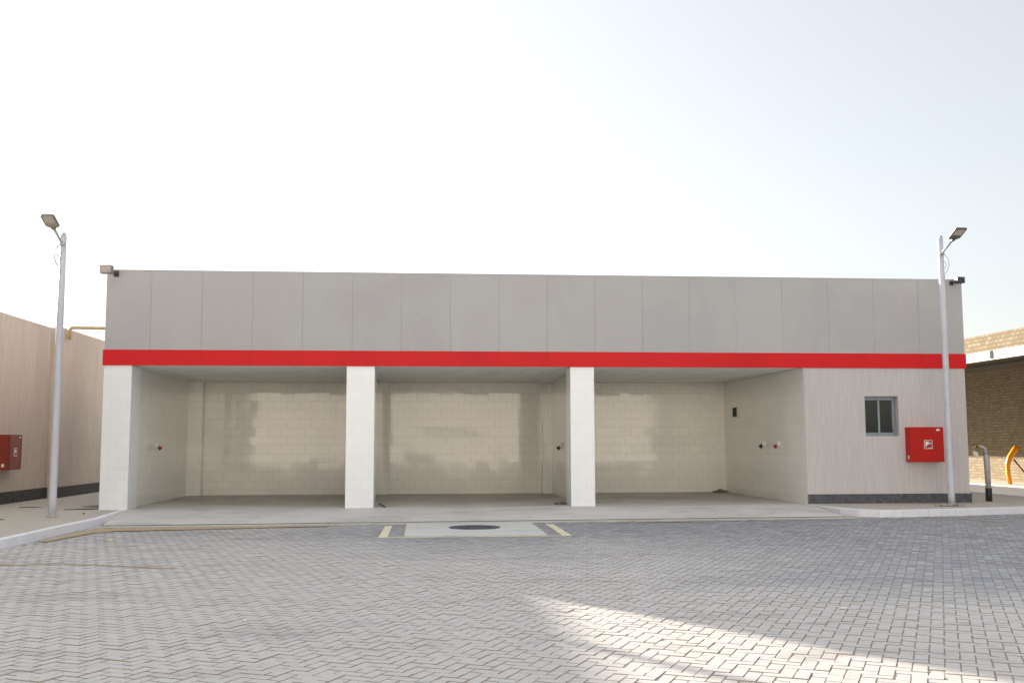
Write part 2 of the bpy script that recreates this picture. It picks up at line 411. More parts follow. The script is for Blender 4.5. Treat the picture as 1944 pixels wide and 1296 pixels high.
for of in (-.113, .100):
    mb.hexa([along(1, of, -.18), along(18.42, of, -.18), along(18.42, of+.013, -.18), along(1, of+.013, -.18), along(1, of, -.154), along(18.42, of, -.154), along(18.42, of+.013, -.154), along(1, of+.013, -.154)], 0)
tag(mb.build('drain_grate', ['dark_metal', 'void']), 'long black slotted drain grate at the foot of the concrete ramp', 'drain')
mb = MB(); x = 1.0
while x < 18.4:
    x2 = min(18.45, x+1.0)
    mb.hexa([along(x, -.50, -.2), along(x2-.008, -.50, -.2), along(x2-.008, -.118, -.2), along(x, -.118, -.2), along(x, -.50, -.150), along(x2-.008, -.50, -.150), along(x2-.008, -.118, -.150), along(x, -.118, -.150)])
    x = x2 if x2 < 18.4 else 99
struct(mb.build('concrete_strip', 'strip_concrete', bevel=.006))
mb = MB(); mb.prism([(7.76, -6.45), (10.58, -6.45), (10.58, y_front(10.58)-.502), (7.76, y_front(7.76)-.502)], -.2, -.148); struct(mb.build('concrete_pad', 'pad_concrete', bevel=.008))
mb = MB()
mb.prism([(7.27, -6.72), (7.44, -6.72), (7.46, -3.92), (7.30, -3.92)], -.158, -.1525)
mb.prism([(10.86, -6.72), (11.03, -6.72), (11.03, -3.82), (10.86, -3.82)], -.158, -.1525)
mb.prism([(7.45, -6.72), (10.85, -6.72), (10.85, -6.655), (7.45, -6.655)], -.158, -.1525)
struct(mb.build('paving_marking', 'yellow_paint'))

# manhole
t = thing('manhole_cover', 'round dark iron manhole cover set in the pale concrete pad', 'manhole cover', (9.23, -4.62, -.148))
mb = MB(); N = 48
def ring(mb, r0, r1, z0, z1, mi=0):
    k = mb.verts([(r*math.cos(2*math.pi*j/N), r*math.sin(2*math.pi*j/N), z) for r, z in ((r0, z0), (r0, z1), (r1, z1), (r1, z0)) for j in range(N)])
    for q in range(3):
        for j in range(N): mb.face([k+q*N+j, k+q*N+(j+1) % N, k+(q+1)*N+(j+1) % N, k+(q+1)*N+j][::-1], mi)
ring(mb, .50, .55, 0, .012); mb.build('rim', 'iron', t)
mb = MB(); mb.prism([(.49*math.cos(2*math.pi*j/N), .49*math.sin(2*math.pi*j/N)) for j in range(N)], .0005, .008)
ring(mb, .36, .39, .008, .014); ring(mb, .16, .19, .008, .014)
for i in range(-9, 10):
    for j in range(-9, 10):
        x, y = i*.05, j*.05; r = math.hypot(x, y)
        if r < .46 and not (.33 < r < .42) and not (.13 < r < .22): mb.box(x-.012, x+.012, y-.012, y+.012, .008, .013)
mb.build('cover', 'iron', t)

# loose sand drifts: sheets whose edges thin out
def sandsheet(name, pts_a, pts_b, z, core=.62):
    mb = MB(); n = len(pts_a); m_ = 6; k = None
    V = []; cov = []
    for i in range(n):
        for j in range(m_+1):
            t = j/m_; V.append((pts_a[i][0]*(1-t)+pts_b[i][0]*t, pts_a[i][1]*(1-t)+pts_b[i][1]*t, z))
            e = min(t, 1-t)*2; en = min(1, min(i, n-1-i)/1.0+.15); cov.append(core*min(1, e*1.5)*en)
    k = mb.verts(V)
    for i in range(n-1):
        for j in range(m_): a = k+i*(m_+1)+j; mb.face([a, a+1, a+m_+2, a+m_+1])
    o = mb.build(name, 'sand'); me = o.data; at = me.attributes.new('cover', 'FLOAT', 'POINT'); at.data.foreach_set('value', cov)
    o['kind'] = 'stuff'; o['label'] = 'thin drift of tan sand blown over the paving'; o['category'] = 'sand'; return o
sandsheet('sand_drift', [(.88, -7.9), (.90, -6), (.92, -4.6), (1.0, -3.75), (2.5, -3.62), (4.0, -3.6), (5.6, -3.55), (7.2, -3.5)],
          [(1.25, -8.3), (1.35, -6.4), (1.6, -5.3), (2.0, -4.95), (3.2, -4.7), (4.4, -4.4), (5.7, -4.1), (7.0, -3.9)], -.1455, .68)
sandsheet('sand_drift', [(.5, -10.1), (1.8, -10.3), (2.6, -10.3), (3.4, -10.6), (4.5, -11.15), (5.1, -11.5)], [(.5, -10.7), (1.8, -10.85), (2.6, -10.8), (3.4, -11.1), (4.5, -11.5), (5.0, -11.62)], -.1535, .42)
sandsheet('sand_drift', [(18.6, -2.95), (20.0, -2.85), (20.9, -3.3), (21.1, -4.5), (21.0, -6.3)], [(18.6, -3.1), (19.9, -3.15), (20.6, -3.5), (20.85, -4.5), (20.8, -6.2)], -.1535, .42)
sandsheet('sand_drift', [(11.3, -3.5), (13, -3.42), (15, -3.33), (17, -3.22), (18.4, -3.1)], [(11.3, -3.75), (13, -3.67), (15, -3.55), (17, -3.42), (18.4, -3.3)], -.1475, .55)

# ------------------------------------------------------------------ wash bay building
H, T, D, BX = 3.65, 6.10, 7.35, 22.92
B = thing('wash_bay_building', 'long low grey building with three open tiled bays under a red stripe', 'building')
TH, TW, TZ = .287, .40, .165
def tiles(mb, O, U, Nn, width, z0, z1, tilt=.0018, mi=0, shift=0.):
    """glazed tiles in running bond on a wall face: O start point, U horizontal unit, Nn outward unit"""
    O, U, Nn = Vector(O), Vector(U), Vector(Nn); Z = Vector((0, 0, 1)); flip = U.cross(Z).dot(Nn) < 0
    zb = TZ-TH; r = 0
    while zb < z1:
        a, b = max(zb, z0), min(zb+TH, z1)
        if b-a > .02:
            x = -(TW/2 if r % 2 else 0)-shift
            while x < width:
                p, q = max(x, 0), min(x+TW, width)
                if q-p > .02:
                    g_ = .0023; cz, cu = (a+b)/2, (p+q)/2; tu, tz = random.gauss(0, tilt), random.gauss(0, tilt); e = .004+random.gauss(0, .0003)
                    P = [O+U*uu+Z*zz+Nn*(e+(uu-cu)*tu+(zz-cz)*tz) for uu, zz in ((p+g_, a+g_), (q-g_, a+g_), (q-g_, b-g_), (p+g_, b-g_))]
                    Q = [O+U*uu+Z*zz+Nn*.0008 for uu, zz in ((p+g_, a+g_), (q-g_, a+g_), (q-g_, b-g_), (p+g_, b-g_))]
                    k = mb.verts(P+Q); t = min(1, max(0, random.gauss(.5, .2)))
                    F = [[k, k+1, k+2, k+3]]+[[k+4+i, k+4+(i+1) % 4, k+(i+1) % 4, k+i] for i in range(4)]
                    for f in F: mb.face(f[::-1] if flip else f, mi, t)
                x += TW
        zb += TH; r += 1

# floor inside the bays
mb = MB(); mb.box(.02, BX-.1, .0, 7.6, -.35, -.001); mb.build('floor', 'floor_concrete', B)
# pillars
PD = .85
for x0, x1 in ((0, .70), (6.13, 6.856), (11.99, 12.63)):
    mb = MB(); mb.box(x0+.005, x1-.005, .005, PD-.005, -.15, H-.002, 1)
    tiles(mb, (x0+.005, .005, 0), (1, 0, 0), (0, -1, 0), x1-x0-.01, .0, H-.003, .0012, 0)
    tiles(mb, (x1-.005, .005, 0), (0, 1, 0), (1, 0, 0), PD-.01, .0, H-.003, .0012, 0, .1)
    tiles(mb, (x0+.005, .005, 0), (0, 1, 0), (-1, 0, 0), PD-.01, .0, H-.003, .0012, 0, .1)
    mb.build('pillar', ['tile_white', 'grout_white'], B)
# back walls of the three bays (one tiled wall per bay)
for x0, x1 in ((.56, 6.40), (6.70, 12.38), (12.60, 18.35)):
    mb = MB(); mb.box(x0, x1, D, D+.2, -.1, 3.75, 1); tiles(mb, (x0, D, 0), (1, 0, 0), (0, -1, 0), x1-x0, 0, 3.66, .0030, 0, random.random()*.3); mb.build('back_wall', ['tile_cream', 'grout'], B)
# side and partition walls
def xwall(xa, xb, y0, y1, faces, name='partition_wall', z1=3.75):
    mb = MB(); mb.box(xa, xb, y0, y1, -.1, z1, 1)
    if 'r' in faces: tiles(mb, (xb, y0, 0), (0, 1, 0), (1, 0, 0), y1-y0, 0, 3.66, .0016, 0, .12)
    if 'l' in faces: tiles(mb, (xa, y0, 0), (0, 1, 0), (-1, 0, 0), y1-y0, 0, 3.66, .0016, 0, .12)
    return mb.build(name, ['tile_cream', 'grout'], B)
xwall(.04, .56, PD, D, 'r', 'side_wall')
xwall(6.40, 6.70, PD, D+.1, 'lr')
xwall(12.38, 12.60, PD, D+.1, 'lr')
xwall(18.35, 18.52, .006, D, 'l', 'side_wall')
# pilasters in the back corners
for x0, x1 in ((.56, 1.02), (6.70, 7.02), (12.07, 12.38)):
    mb = MB(); y0 = D-.30; mb.box(x0, x1, y0, D-.006, -.1, 3.74, 1)
    tiles(mb, (x0+.002, y0, 0), (1, 0, 0), (0, -1, 0), x1-x0-.004, 0, 3.66, .001)
    tiles(mb, (x1, y0, 0), (0, 1, 0), (1, 0, 0), .29, 0, 3.66, .001); tiles(mb, (x0, y0, 0), (0, 1, 0), (-1, 0, 0), .29, 0, 3.66, .001)
    mb.build('pilaster', ['tile_cream', 'grout'], B)
# suspended ceiling
mb = MB()
for x0, x1 in ((.56, 6.40), (6.70, 12.38), (12.60, 18.35)):
    x = x0
    while x < x1-.01:
        y = .02
        while y < D:
            a, b, c_, d_ = x+.012, min(x+.6, x1)-.012, y+.012, min(y+.6, D)-.012
            if b-a > .02 and d_-c_ > .02:
                z = 3.672+random.uniform(0, .004); mb.poly([(a, c_, z), (a, d_, z), (b, d_, z), (b, c_, z)], 0, random.random())
            y += .6
        x += .6
    mb.box(x0+.001, x1-.001, .021, D-.001, 3.685, 3.72, 1)
    x = x0
    while x < x1: mb.box(x-.012 if x > x0 else x, x+.012, .021, D-.001, 3.664, 3.684, 1); x += .6
    y = .62
    while y < D: mb.box(x0+.001, x1-.001, y-.012, y+.012, 3.665, 3.683, 1); y += .6
mb.build('ceiling', ['ceiling', 'white_plastic'], B)
# lintel behind the band, parapet shell and roof
mb = MB(); mb.box(.03, BX-.03, .015, .30, 3.72, 6.06); mb.box(.03, .25, .31, 7.75, 3.72, 6.06); mb.box(BX-.25, BX-.03, .31, 7.75, 3.72, 6.06)
mb.box(.26, BX-.26, 7.55, 7.75, 3.76, 6.06)
mb.box(.04, .54, PD+.01, 7.75, 0, 3.715)
mb.build('parapet', 'plaster_grey', B)
mb = MB(); mb.box(.26, BX-.26, .31, 7.54, 5.30, 5.45); mb.build('roof', 'roofing', B)
mb = MB(); mb.box(.6, BX-.001, 7.77, 14.6, -.1, 3.0); mb.build('rear_shade_block', 'plaster_grey', B)  # unseen low block, added to shade the ground right of the building
# fascia panels
mb = MB(); js = [0.0]+[1.13+1.2825*i for i in range(17)]+[BX]
for a, b in zip(js, js[1:]):
    e = [random.gauss(0, .0018) for _ in range(4)]; g_ = .0022
    y = -.012
    P = [(a+g_, y+e[0], 4.052), (b-g_, y+e[1], 4.052), (b-g_, .014, 4.052), (a+g_, .014, 4.052), (a+g_, y+e[2], T), (b-g_, y+e[3], T), (b-g_, .014, T), (a+g_, .014, T)]
    mb.hexa(P, 0, random.random())
mb.box(.0, BX, .0142, .0148, 4.052, T-.01, 1)
for x0, x1 in ((0, .028), (BX-.028, BX)):          # side returns
    mb.box(x0, x1, .016, 7.75, 4.052, T, 0)
mb.box(-.004, BX+.004, -.016, .33, T+.001, T+.016, 2)
mb.build('fascia', ['fascia', 'room_paint', 'pole_joint'], B)
mb = MB(); z0, z1 = 3.652, 4.05
for a, b in zip(js, js[1:]):
    a2, b2 = (a-.03 if a == 0 else a), (b+.03 if b == BX else b)
    e = [random.gauss(0, .0015) for _ in range(4)]
    mb.hexa([(a2+.001, -.03+e[0], z0), (b2-.001, -.03+e[1], z0), (b2-.001, .012, z0), (a2+.001, .012, z0), (a2+.001, -.03+e[2], z1), (b2-.001, -.03+e[3], z1), (b2-.001, .012, z1), (a2+.001, .012, z1)])
mb.box(-.03, -.002, .013, 7.7, z0, z1); mb.box(BX+.002, BX+.03, .013, 7.7, z0, z1)
mb.build('red_band', 'red_band', B)
# plastered block with window opening
WX0, WX1, WZ0, WZ1 = 20.03, 20.97, 1.81, 2.89
mb = MB(); y0, y1 = .0, .26; xl, xr = 18.366, BX-.02
mb.box(xl, WX0, y0, y1, -.1, 3.65); mb.box(WX1, xr, y0, y1, -.1, 3.65); mb.box(WX0, WX1, y0, y1, -.1, WZ0); mb.box(WX0, WX1, y0, y1, WZ1, 3.65)
mb.box(BX-.28, xr, .261, 7.75, -.1, 3.65)
mb.build('plaster_wall', 'plaster_grey', B)
mb = MB(); mb.box(18.53, BX-.29, 4.0, 4.1, 0, 3.6); mb.box(18.53, 18.56, .27, 3.99, 0, 3.6); mb.box(18.57, BX-.29, .27, 3.99, 3.6, 3.65)
mb.box(20.2, 20.32, 2.4, 2.52, 0, 3.5); mb.build('room_wall', 'room_paint', B)
mb = MB(); mb.box(18.37, BX+.02, -.02, -.001, .02, .27); mb.box(BX-.018, BX+.02, .0, 7.6, .02, .27)
mb.build('plinth', 'plinth_stone', B, bevel=.004)
# window
wf = MB(); yf = .15
def frame(mb, x0, x1, z0, z1, t_, ya, yb):
    mb.box(x0, x1, ya, yb, z0, z0+t_); mb.box(x0, x1, ya, yb, z1-t_, z1); mb.box(x0, x0+t_, ya, yb, z0+t_, z1-t_); mb.box(x1-t_, x1, ya, yb, z0+t_, z1-t_)
frame(wf, WX0+.002, WX1-.002, WZ0+.002, WZ1-.002, .045, yf, yf+.09)
wo = wf.build('window', 'alu', B, bevel=.003)
mb = MB(); frame(mb, WX0+.05, 20.52, WZ0+.05, WZ1-.05, .05, yf+.05, yf+.075); mb.build('sash', 'alu', wo, bevel=.003)
mb = MB(); frame(mb, 20.47, WX1-.05, WZ0+.05, WZ1-.05, .05, yf+.015, yf+.04); mb.build('sash', 'alu', wo, bevel=.003)
mb = MB(); mb.box(WX0+.09, 20.48, yf+.060, yf+.065, WZ0+.09, WZ1-.09); mb.build('pane', 'glass', wo)
mb = MB(); mb.box(20.51, WX1-.09, yf+.025, yf+.030, WZ0+.09, WZ1-.09); mb.build('pane', 'glass', wo)
mb = MB(); mb.box(20.80, 20.87, yf+.004, yf+.014, WZ0+.10, WZ0+.20); mb.build('latch', 'black_plastic', wo)
mb = MB(); mb.box(WX0+.002, WX1-.002, .03, yf-.002, WZ0, WZ0+.012); mb.build('sill', 'alu', wo)
# recess in the right bay wall
mb = MB(); y0, y1, z0, z1 = 5.93, 6.36, 2.50, 2.79
mb.box(18.3305, 18.3445, y0, y1, z0, z1, 0)
for a in ((y0-.02, y1+.02, z0-.02, z0), (y0-.02, y1+.02, z1, z1+.02), (y0-.02, y0, z0, z1), (y1, y1+.02, z0, z1)): mb.box(18.322, 18.3445, *a, 1)
for i in range(7): z = z0+.02+i*.04; mb.box(18.324, 18.331, y0+.005, y1-.005, z, z+.006, 2)
tag(mb.build('wall_vent', ['void', 'grout', 'dark_metal']), 'small dark vent high on the right tiled wall of the right bay', 'vent')

# ------------------------------------------------------------------ wall sockets
def socket(label, loc, rot, capmat, capname):
    t = thing('wall_socket', label, 'socket', loc, 'industrial sockets on the bay walls'); t.rotation_euler.z = rot
    # local +X points out of the wall
    mb = MB(); mb.box(0, .05, -.055, .055, -.01, .12); mb.hexa([(.05, -.05, 0), (.11, -.045, -.03), (.11, .045, -.03), (.05, .05, 0), (.05, -.05, .11), (.10, -.045, .055), (.10, .045, .055), (.05, .05, .11)])
    mb.build('housing', 'white_plastic', t, bevel=.006)
    mb = MB(); mb.tube([(.085, 0, .015), (.15, 0, -.05)], .045, 16); mb.tube([(.145, 0, -.045), (.165, 0, -.065)], .054, 16); mb.box(.13, .20, -.02, .02, -.03, .0)
    mb.build('cap', capmat, t)
    return t
socket('white socket with red cap on the left wall of the left bay', (.5645, 3.05, 1.57), 0, 'dark_red', 'red')
socket('white socket with black cap on the right wall of the middle bay', (12.3755, 4.35, 1.53), math.pi, 'black_plastic', 'black')
socket('white socket with black cap on the right wall of the right bay', (18.3455, 3.25, 1.57), math.pi, 'black_plastic', 'black')
socket('white socket with red cap on the right wall of the right bay', (18.3455, 1.97, 1.57), math.pi, 'dark_red', 'red')
def outlet(label, x, y, z, sgn):
    mb = MB(); a, b = sorted((x, x+sgn*.02)); mb.box(a, b, y-.04, y+.04, z-.06, z+.06); a, b = sorted((x+sgn*.02, x+sgn*.035)); mb.box(a, b, y-.02, y+.02, z-.03, z+.03)
    tag(mb.build('wall_outlet', 'white_plastic', bevel=.005), label, 'outlet', 'small white outlets on the bay walls')
outlet('tiny white outlet low on the left wall of the left bay', .5645, 2.45, .98, 1)
outlet('tiny white outlet low on the right wall of the middle bay', 12.3755, 4.55, .96, -1)
outlet('white outlet low on the right bay wall, beneath its socket pair', 18.3455, 3.94, .94, -1)
outlet('white outlet level with the sockets, nearest the mouth of the right bay', 18.3455, .84, 1.53, -1)

# debris on the bay floor
def heap(name, label, cx, cy, rx, ry, h, n, mat, cat):
    mb = MB(); K = 14; rr = []
    for lv in range(5):
        f = 1-lv/4.6; rr.append(mb.verts([(cx+rx*f*math.cos(2*math.pi*j/K)*random.uniform(.8, 1.15), cy+ry*f*math.sin(2*math.pi*j/K)*random.uniform(.8, 1.15), h*(lv/4)**.8*random.uniform(.8, 1.1)-.004*(lv == 0)) for j in range(K)]))
    for a, b in zip(rr, rr[1:]):
        for j in range(K): mb.face([a+j, a+(j+1) % K, b+(j+1) % K, b+j])
    mb.face([rr[-1]+j for j in range(K)])
    for _ in range(n):
        a, r = random.random()*6.28, random.random()**.5; s = random.uniform(.012, .04)
        c = Vector((cx+rx*r*math.cos(a), cy+ry*r*math.sin(a), h*(1-r)*.9+.01))
        v = [Vector([random.gauss(0, 1) for _ in range(3)]).normalized() for _ in range(3)]
        mb.obox(c, v[0]*s, v[1]*s*.8, v[2]*s*.6)
    return tag(mb.build(name, mat), label, cat)
heap('rubble_heap', 'small dark heap of rubble in the far corner of the right bay', 18.02, 6.85, .24, .30, .10, 60, 'debris', 'rubble')
heap('dirt_pile', 'thin pile of brown dirt at the right edge of the middle bay', 11.85, .92, .22, .12, .04, 50, 'debris', 'dirt')
mb = MB(); mb.tube([(6.93, 1.75, .02), (7.02, 1.0, .025), (7.16, .1, .02)], [.016, .02, .014], 8); tag(mb.build('stick', 'wood'), 'dark wooden stick lying on the middle bay floor beside the pillar', 'stick')

# ------------------------------------------------------------------ left boundary wall
LW = thing('boundary_wall', 'tall beige rendered wall with dark plinth left of the building', 'wall', (-3.5, 0, 0))
def lbox(mb, x0, x1, y0, y1, z0, z1): mb.box(x0+3.5, x1+3.5, y0, y1, z0, z1)
mb = MB(); lbox(mb, -3.8, -3.5, -30, 6.30, -.19, 5.28); lbox(mb, -3.8, -3.17, 6.30, 30, -.19, 5.30); mb.build('wall', 'plaster_beige', LW)
mb = MB(); lbox(mb, -3.499, -3.47, -30, 6.30, -.02, .33); lbox(mb, -3.169, -3.14, 6.28, 30, -.02, .33); mb.build('plinth', 'plinth_dirty', LW, bevel=.004)
mb = MB()
mb.tube([(-3.07, 6.55, 4.95), (-3.07, 6.55, 5.24), (-3.05, 6.55, 5.29), (-3.0, 6.54, 5.325), (-2.9, 6.53, 5.33), (.06, 6.4, 5.27)], .052, 14)
mb.box(-3.168, -3.03, 6.43, 6.47, 5.05, 5.08)
tag(mb.build('yellow_pipe', 'yellow_pipe'), 'thin yellow pipe spanning the gap from boundary wall to building', 'pipe')
# floor gratings beside the left pillar
for i, (a, lb) in enumerate((([(-.93, .22), (-.28, .14), (-.05, .42), (-.45, .75)], 'dark flush hatch beside the left pillar, nearer the kerb'), ([(-.92, 1.55), (-.35, 1.15), (-.05, 1.7), (-.35, 2.6)], 'dark flush hatch beside the left pillar, farther from the kerb'))):
    mb = MB(); mb.prism(a, .0, .012); tag(mb.build('floor_hatch', 'dark_metal'), lb, 'hatch', 'hatches beside the left pillar')
# twigs and stones on the left sidewalk
for (x, y, l, a, lb) in ((-2.1, 1.2, .55, .1, 'long dark twig on the left sidewalk near the boundary wall plinth'), (-1.1, -3.3, .22, .2, 'short dark twig on the left sidewalk in front of the lamp post'), (-1.6, -2.9, .35, -.1, 'dark twig on the left sidewalk at the left border of the picture')):
    mb = MB(); dx, dy = math.cos(a)*l/2, math.sin(a)*l/2
    mb.tube([(x-dx, y-dy, .014), (x, y+.02, .02), (x+dx, y+dy, .012)], [.010, .013, .007], 6); tag(mb.build('twig', 'wood'), lb, 'twig')
for (x, y, r, lb) in ((-.75, -1.2, .035, 'small dark stone on the sidewalk left of the lamp post foot'), (.15, -1.6, .03, 'small stone on the sidewalk between lamp post and ramp')):
    mb = MB(); c = Vector((x, y, r*.6)); K = 8
    mb.tube([c+Vector((-r, 0, 0)), c+Vector((-r*.6, 0, .005)), c+Vector((.2*r, .004, .01)), c+Vector((r, 0, 0))], [r*.2, r*.7, r*.65, r*.2], 7, sm=False); tag(mb.build('stone', 'debris'), lb, 'stone')

# litter on paving
def scrap(label, x, y, z, s, mat, cat='litter', thin=1.):
    mb = MB(); K = 5; k = mb.verts([(x+(i/K-.5)*s*thin+random.gauss(0, .004), y+(j/K-.5)*s*.45+random.gauss(0, .004), z+.004+abs(random.gauss(0, .018))*s*4) for i in range(K+1) for j in range(K+1)])
    for i in range(K):
        for j in range(K): a = k+i*(K+1)+j; mb.face([a, a+1, a+K+2, a+K+1])
    o = mb.build('litter', mat); md = o.modifiers.new('thickness', 'SOLIDIFY'); md.thickness = .001
    return tag(o, label, cat, 'scraps of litter on the paving')
scrap('crumpled yellow wrapper on the pavers in front of the ramp', 2.32, -6.84, -.155, .14, 'paper_yellow')
scrap('narrow white slip of paper on the shaded pavers right of the sunlit patch', 12.67, -15.85, -.155, .09, 'paper', 'litter', 1.3)
scrap('tiny white scrap on the pavers in the left foreground', 6.32, -15.93, -.155, .05, 'paper')

# ------------------------------------------------------------------ street lamps
def lamp(label, loc, zt, zarm, side, frame_mat, panel_mat, cable):
    t = thing('street_lamp', label, 'street lamp', loc, 'lamp posts at the ends of the building')
    mb = MB(); K = 12
    zs = [0, .35, 1.5, 3.0, 4.5, zt-.02]; mb.tube([(0, 0, z) for z in zs], [.088-.016*z/zt for z in zs], K)
    mb.build('pole', 'pole_paint', t)
    mb = MB(); mb.box(-.05, .05, -.05, .05, -.004, .012); mb.tube([(0, 0, .0), (0, 0, .05)], [.10, .088], K); mb.build('base_collar', 'pole_joint', t)
    mb = MB(); mb.box(-.045, .045, -.045, .045, zt-.021, zt+.03); mb.box(-.012, .04, -.03, .03, zt+.03, zt+.055); mb.build('pole_cap', 'pole_joint', t, bevel=.006)
    d = Vector((0, -1, .41)).normalized(); nrm = Vector((0, .41, 1)).normalized(); X = Vector((1, 0, 0)); A = Vector((0, -.05, zarm))
    mb = MB(); mb.tube([A+Vector((0, .03, -.03)), A+d*.02, A+d*.66], .030, 10); mb.tube([A+Vector((0, .0, -.05)), A+Vector((0, 0, .04))], .068, 12)
    mb.build('arm', 'pole_joint', t)
    hd = MB(); c0 = A+d*.66; L, Wd = .50, .155
    out_ = [(-Wd*.55, 0), (Wd*.55, 0), (Wd, .06), (Wd, L-.04), (Wd*.86, L), (-Wd*.86, L), (-Wd, L-.04), (-Wd, .06)]
    for zz0, zz1, inset in ((0, .035, 0),):
        n = len(out_); k = hd.verts([c0+X*p[0]+d*p[1]+nrm*zz0 for p in out_]+[c0+X*p[0]+d*p[1]+nrm*zz1 for p in out_]+[c0+X*p[0]*.8+d*(p[1]*.86+.035)+nrm*(zz1+.025) for p in out_])
        hd.face([k+i for i in range(n)][::-1])
        for q in (0, n):
            for i in range(n): hd.face([k+q+i, k+q+(i+1) % n, k+q+n+(i+1) % n, k+q+n+i])
        hd.face([k+2*n+i for i in range(n)])
    ho = hd.build('head', frame_mat, t, bevel=.004)
    mb = MB(); mb.obox(c0+d*.02+nrm*.0, X*.045, d*.06, nrm*.028); mb.tube([c0-d*.05, c0+d*.03], .035, 10); mb.build('mount', frame_mat, t)
    mb = MB(); mb.obox(c0+d*(L*.53)-nrm*.003, X*(Wd-.022), d*(L*.43), nrm*.0035); mb.build('panel', panel_mat, ho)
    mb = MB(); mb.obox(c0+d*(L*.66)-nrm*.009, X*(Wd-.045), d*(L*.24), nrm*.003); mb.build('lens', 'lamp_lens', ho)
    mb = MB(); s = side; P = [A+Vector((s*.02, -.02, -.03)), A+Vector((s*.06, -.06, -.05)), A+Vector((s*.13, -.08, -.16)), A+Vector((s*.15, -.08, -.32)), A+Vector((s*.10, -.07, -.46)), A+Vector((s*.03, -.045, -.58)), A+Vector((s*.03, -.03, -.72))]
    mb.tube(P, .010, 8)
    P = [A+Vector((s*.01, -.03, -.2)), A+Vector((s*.07, -.06, -.26)), A+Vector((s*.09, -.07, -.34)), A+Vector((s*.05, -.06, -.40)), A+Vector((s*.01, -.04, -.36))]; mb.tube(P, .009, 8)
    mb.build('cable', cable, t); return t
lamp('slender grey street lamp on the left sidewalk before the boundary wall', (-.30, -2.4, 0), 6.52, 6.30, -1, 'lamp_pale', 'lamp_panel', 'cable_dark')
lamp('slender grey street lamp on the right sidewalk beside the red fire cabinet', (21.79, -1.09, 0), 7.06, 6.62, 1, 'lamp_grey', 'lamp_slate', 'cable_white')
heap('sand_heap', 'low ring of reddish sand around the right lamp post foot', 21.72, -1.15, .42, .22, .012, 8, 'sand_flat' if 'sand_flat' in M else 'debris', 'sand')

# ------------------------------------------------------------------ floodlights on the parapet corners
def flood(label, x, s, mat, k_=1.):
    t = thing('floodlight', label, 'floodlight', (x, -.02, 6.02), 'floodlights on the parapet corners')
    mb = MB(); mb.box(-.06, .06, -.05, .0, -.09, .06); mb.box(-.02, .02, -.2, -.05, -.05, -.02); mb.build('bracket', 'dark_metal', t, bevel=.005)
    mb = MB(); mb.obox((-s*.17, -.26, .05), (.145, s*-.02, 0), (s*.01, .09, .0), (0, 0, .105)); mb.box(-.03-s*.06, .03-s*.06, -.24, -.2, -.06, .02)
    o = mb.build('body', mat, t, bevel=.01)
    mb = MB(); mb.obox((-s*.17, -.354, .05), (.125, s*-.017, 0), (.0, .004, .0), (0, 0, .08)); mb.build('lens', 'lamp_panel' if s > 0 else 'dark_metal', o)
    t.scale = (k_, k_, k_); return t
flood('pale brown floodlight on the top left corner of the parapet', .24, 1, 'lamp_pale')
flood('black floodlight on the top right corner of the parapet', 22.62, -1, 'black_plastic', .8)

# ------------------------------------------------------------------ fire hose cabinets (local: front faces -Y, origin at back bottom left)
def cabinet(label, loc, rot, w_, h_, d_, mat):
    t = thing('fire_hose_cabinet', label, 'fire cabinet', loc, 'red fire hose cabinets'); t.rotation_euler.z = rot
    mb = MB(); mb.box(0, w_, -d_+.02, 0, 0, h_); mb.build('cabinet_box', mat, t, bevel=.008)
    mb = MB(); mb.box(.0, w_, -d_-.0, -d_+.016, .0, h_); mb.box(.035, .045, -d_-.006, -d_-.0005, .02, h_-.02); mb.box(.10, .115, -d_-.006, -d_-.0005, .03, h_-.03); mb.box(w_-.06, w_-.045, -d_-.006, -d_-.0005, .03, h_-.03)
    mb.box(.11, w_-.06, -d_-.005, -d_-.0006, .03, .045); mb.box(.11, w_-.06, -d_-.005, -d_-.0006, h_-.045, h_-.03)
    dr = mb.build('door', mat, t, bevel=.003)
    # pictogram: hose reel symbol in a square
    y = -d_-.0005; cx, cz, a = w_*.53, h_*.50, .115
    mb = MB()
    def fl(x0, x1, z0, z1, yy=y, mi=0): mb.box(cx+x0, cx+x1, yy-.002, yy, cz+z0, cz+z1, mi)
    fl(-a, a, -a, -a+.014); fl(-a, a, a-.014, a); fl(-a, -a+.014, -a+.014, a-.014); fl(a-.014, a, -a+.014, a-.014)
    fl(-a+.014, a-.014, -a+.014, a-.014, y, 1)
    yy = y-.0022
    K = 20; P = [(cx-.03+.05*math.cos(2*math.pi*j/K), yy, cz+.035+.045*math.sin(2*math.pi*j/K)) for j in range(K)]
    k = mb.verts(P+[(p[0], p[1]-.0015, p[2]) for p in P]); mb.face([k+K+j for j in range(K)]); 
    for j in range(K): mb.face([k+j, k+(j+1) % K, k+K+(j+1) % K, k+K+j])
    for r in ((-.08, -.055, -.07, .035), (-.08, .015, .03, .078), (.012, .045, .015, .04), (.05, .075, .005, .05), (-.055, -.02, -.03, -.005), (.0, .098, -.098, -.085)):
        fl(*r, yy-.0016)
    mb.build('pictogram', ['white_sticker', 'dark_red'], dr)
    mb = MB(); K = 20; P = [(w_-.15+.055*math.cos(2*math.pi*j/K), -d_-.0005, h_-.075+.028*math.sin(2*math.pi*j/K)) for j in range(K)]
    k = mb.verts(P+[(p[0], p[1]-.002, p[2]) for p in P]); mb.face([k+K+j for j in range(K)])
    for j in range(K): mb.face([k+j, k+(j+1) % K, k+K+(j+1) % K, k+K+j])
    mb.build('oval_sticker', 'white_sticker', dr)
    mb = MB(); mb.box(-.002, -.0005, -d_+.10, -d_+.17, .08, .17); mb.build('side_sticker', 'white_plastic', t)
    return t
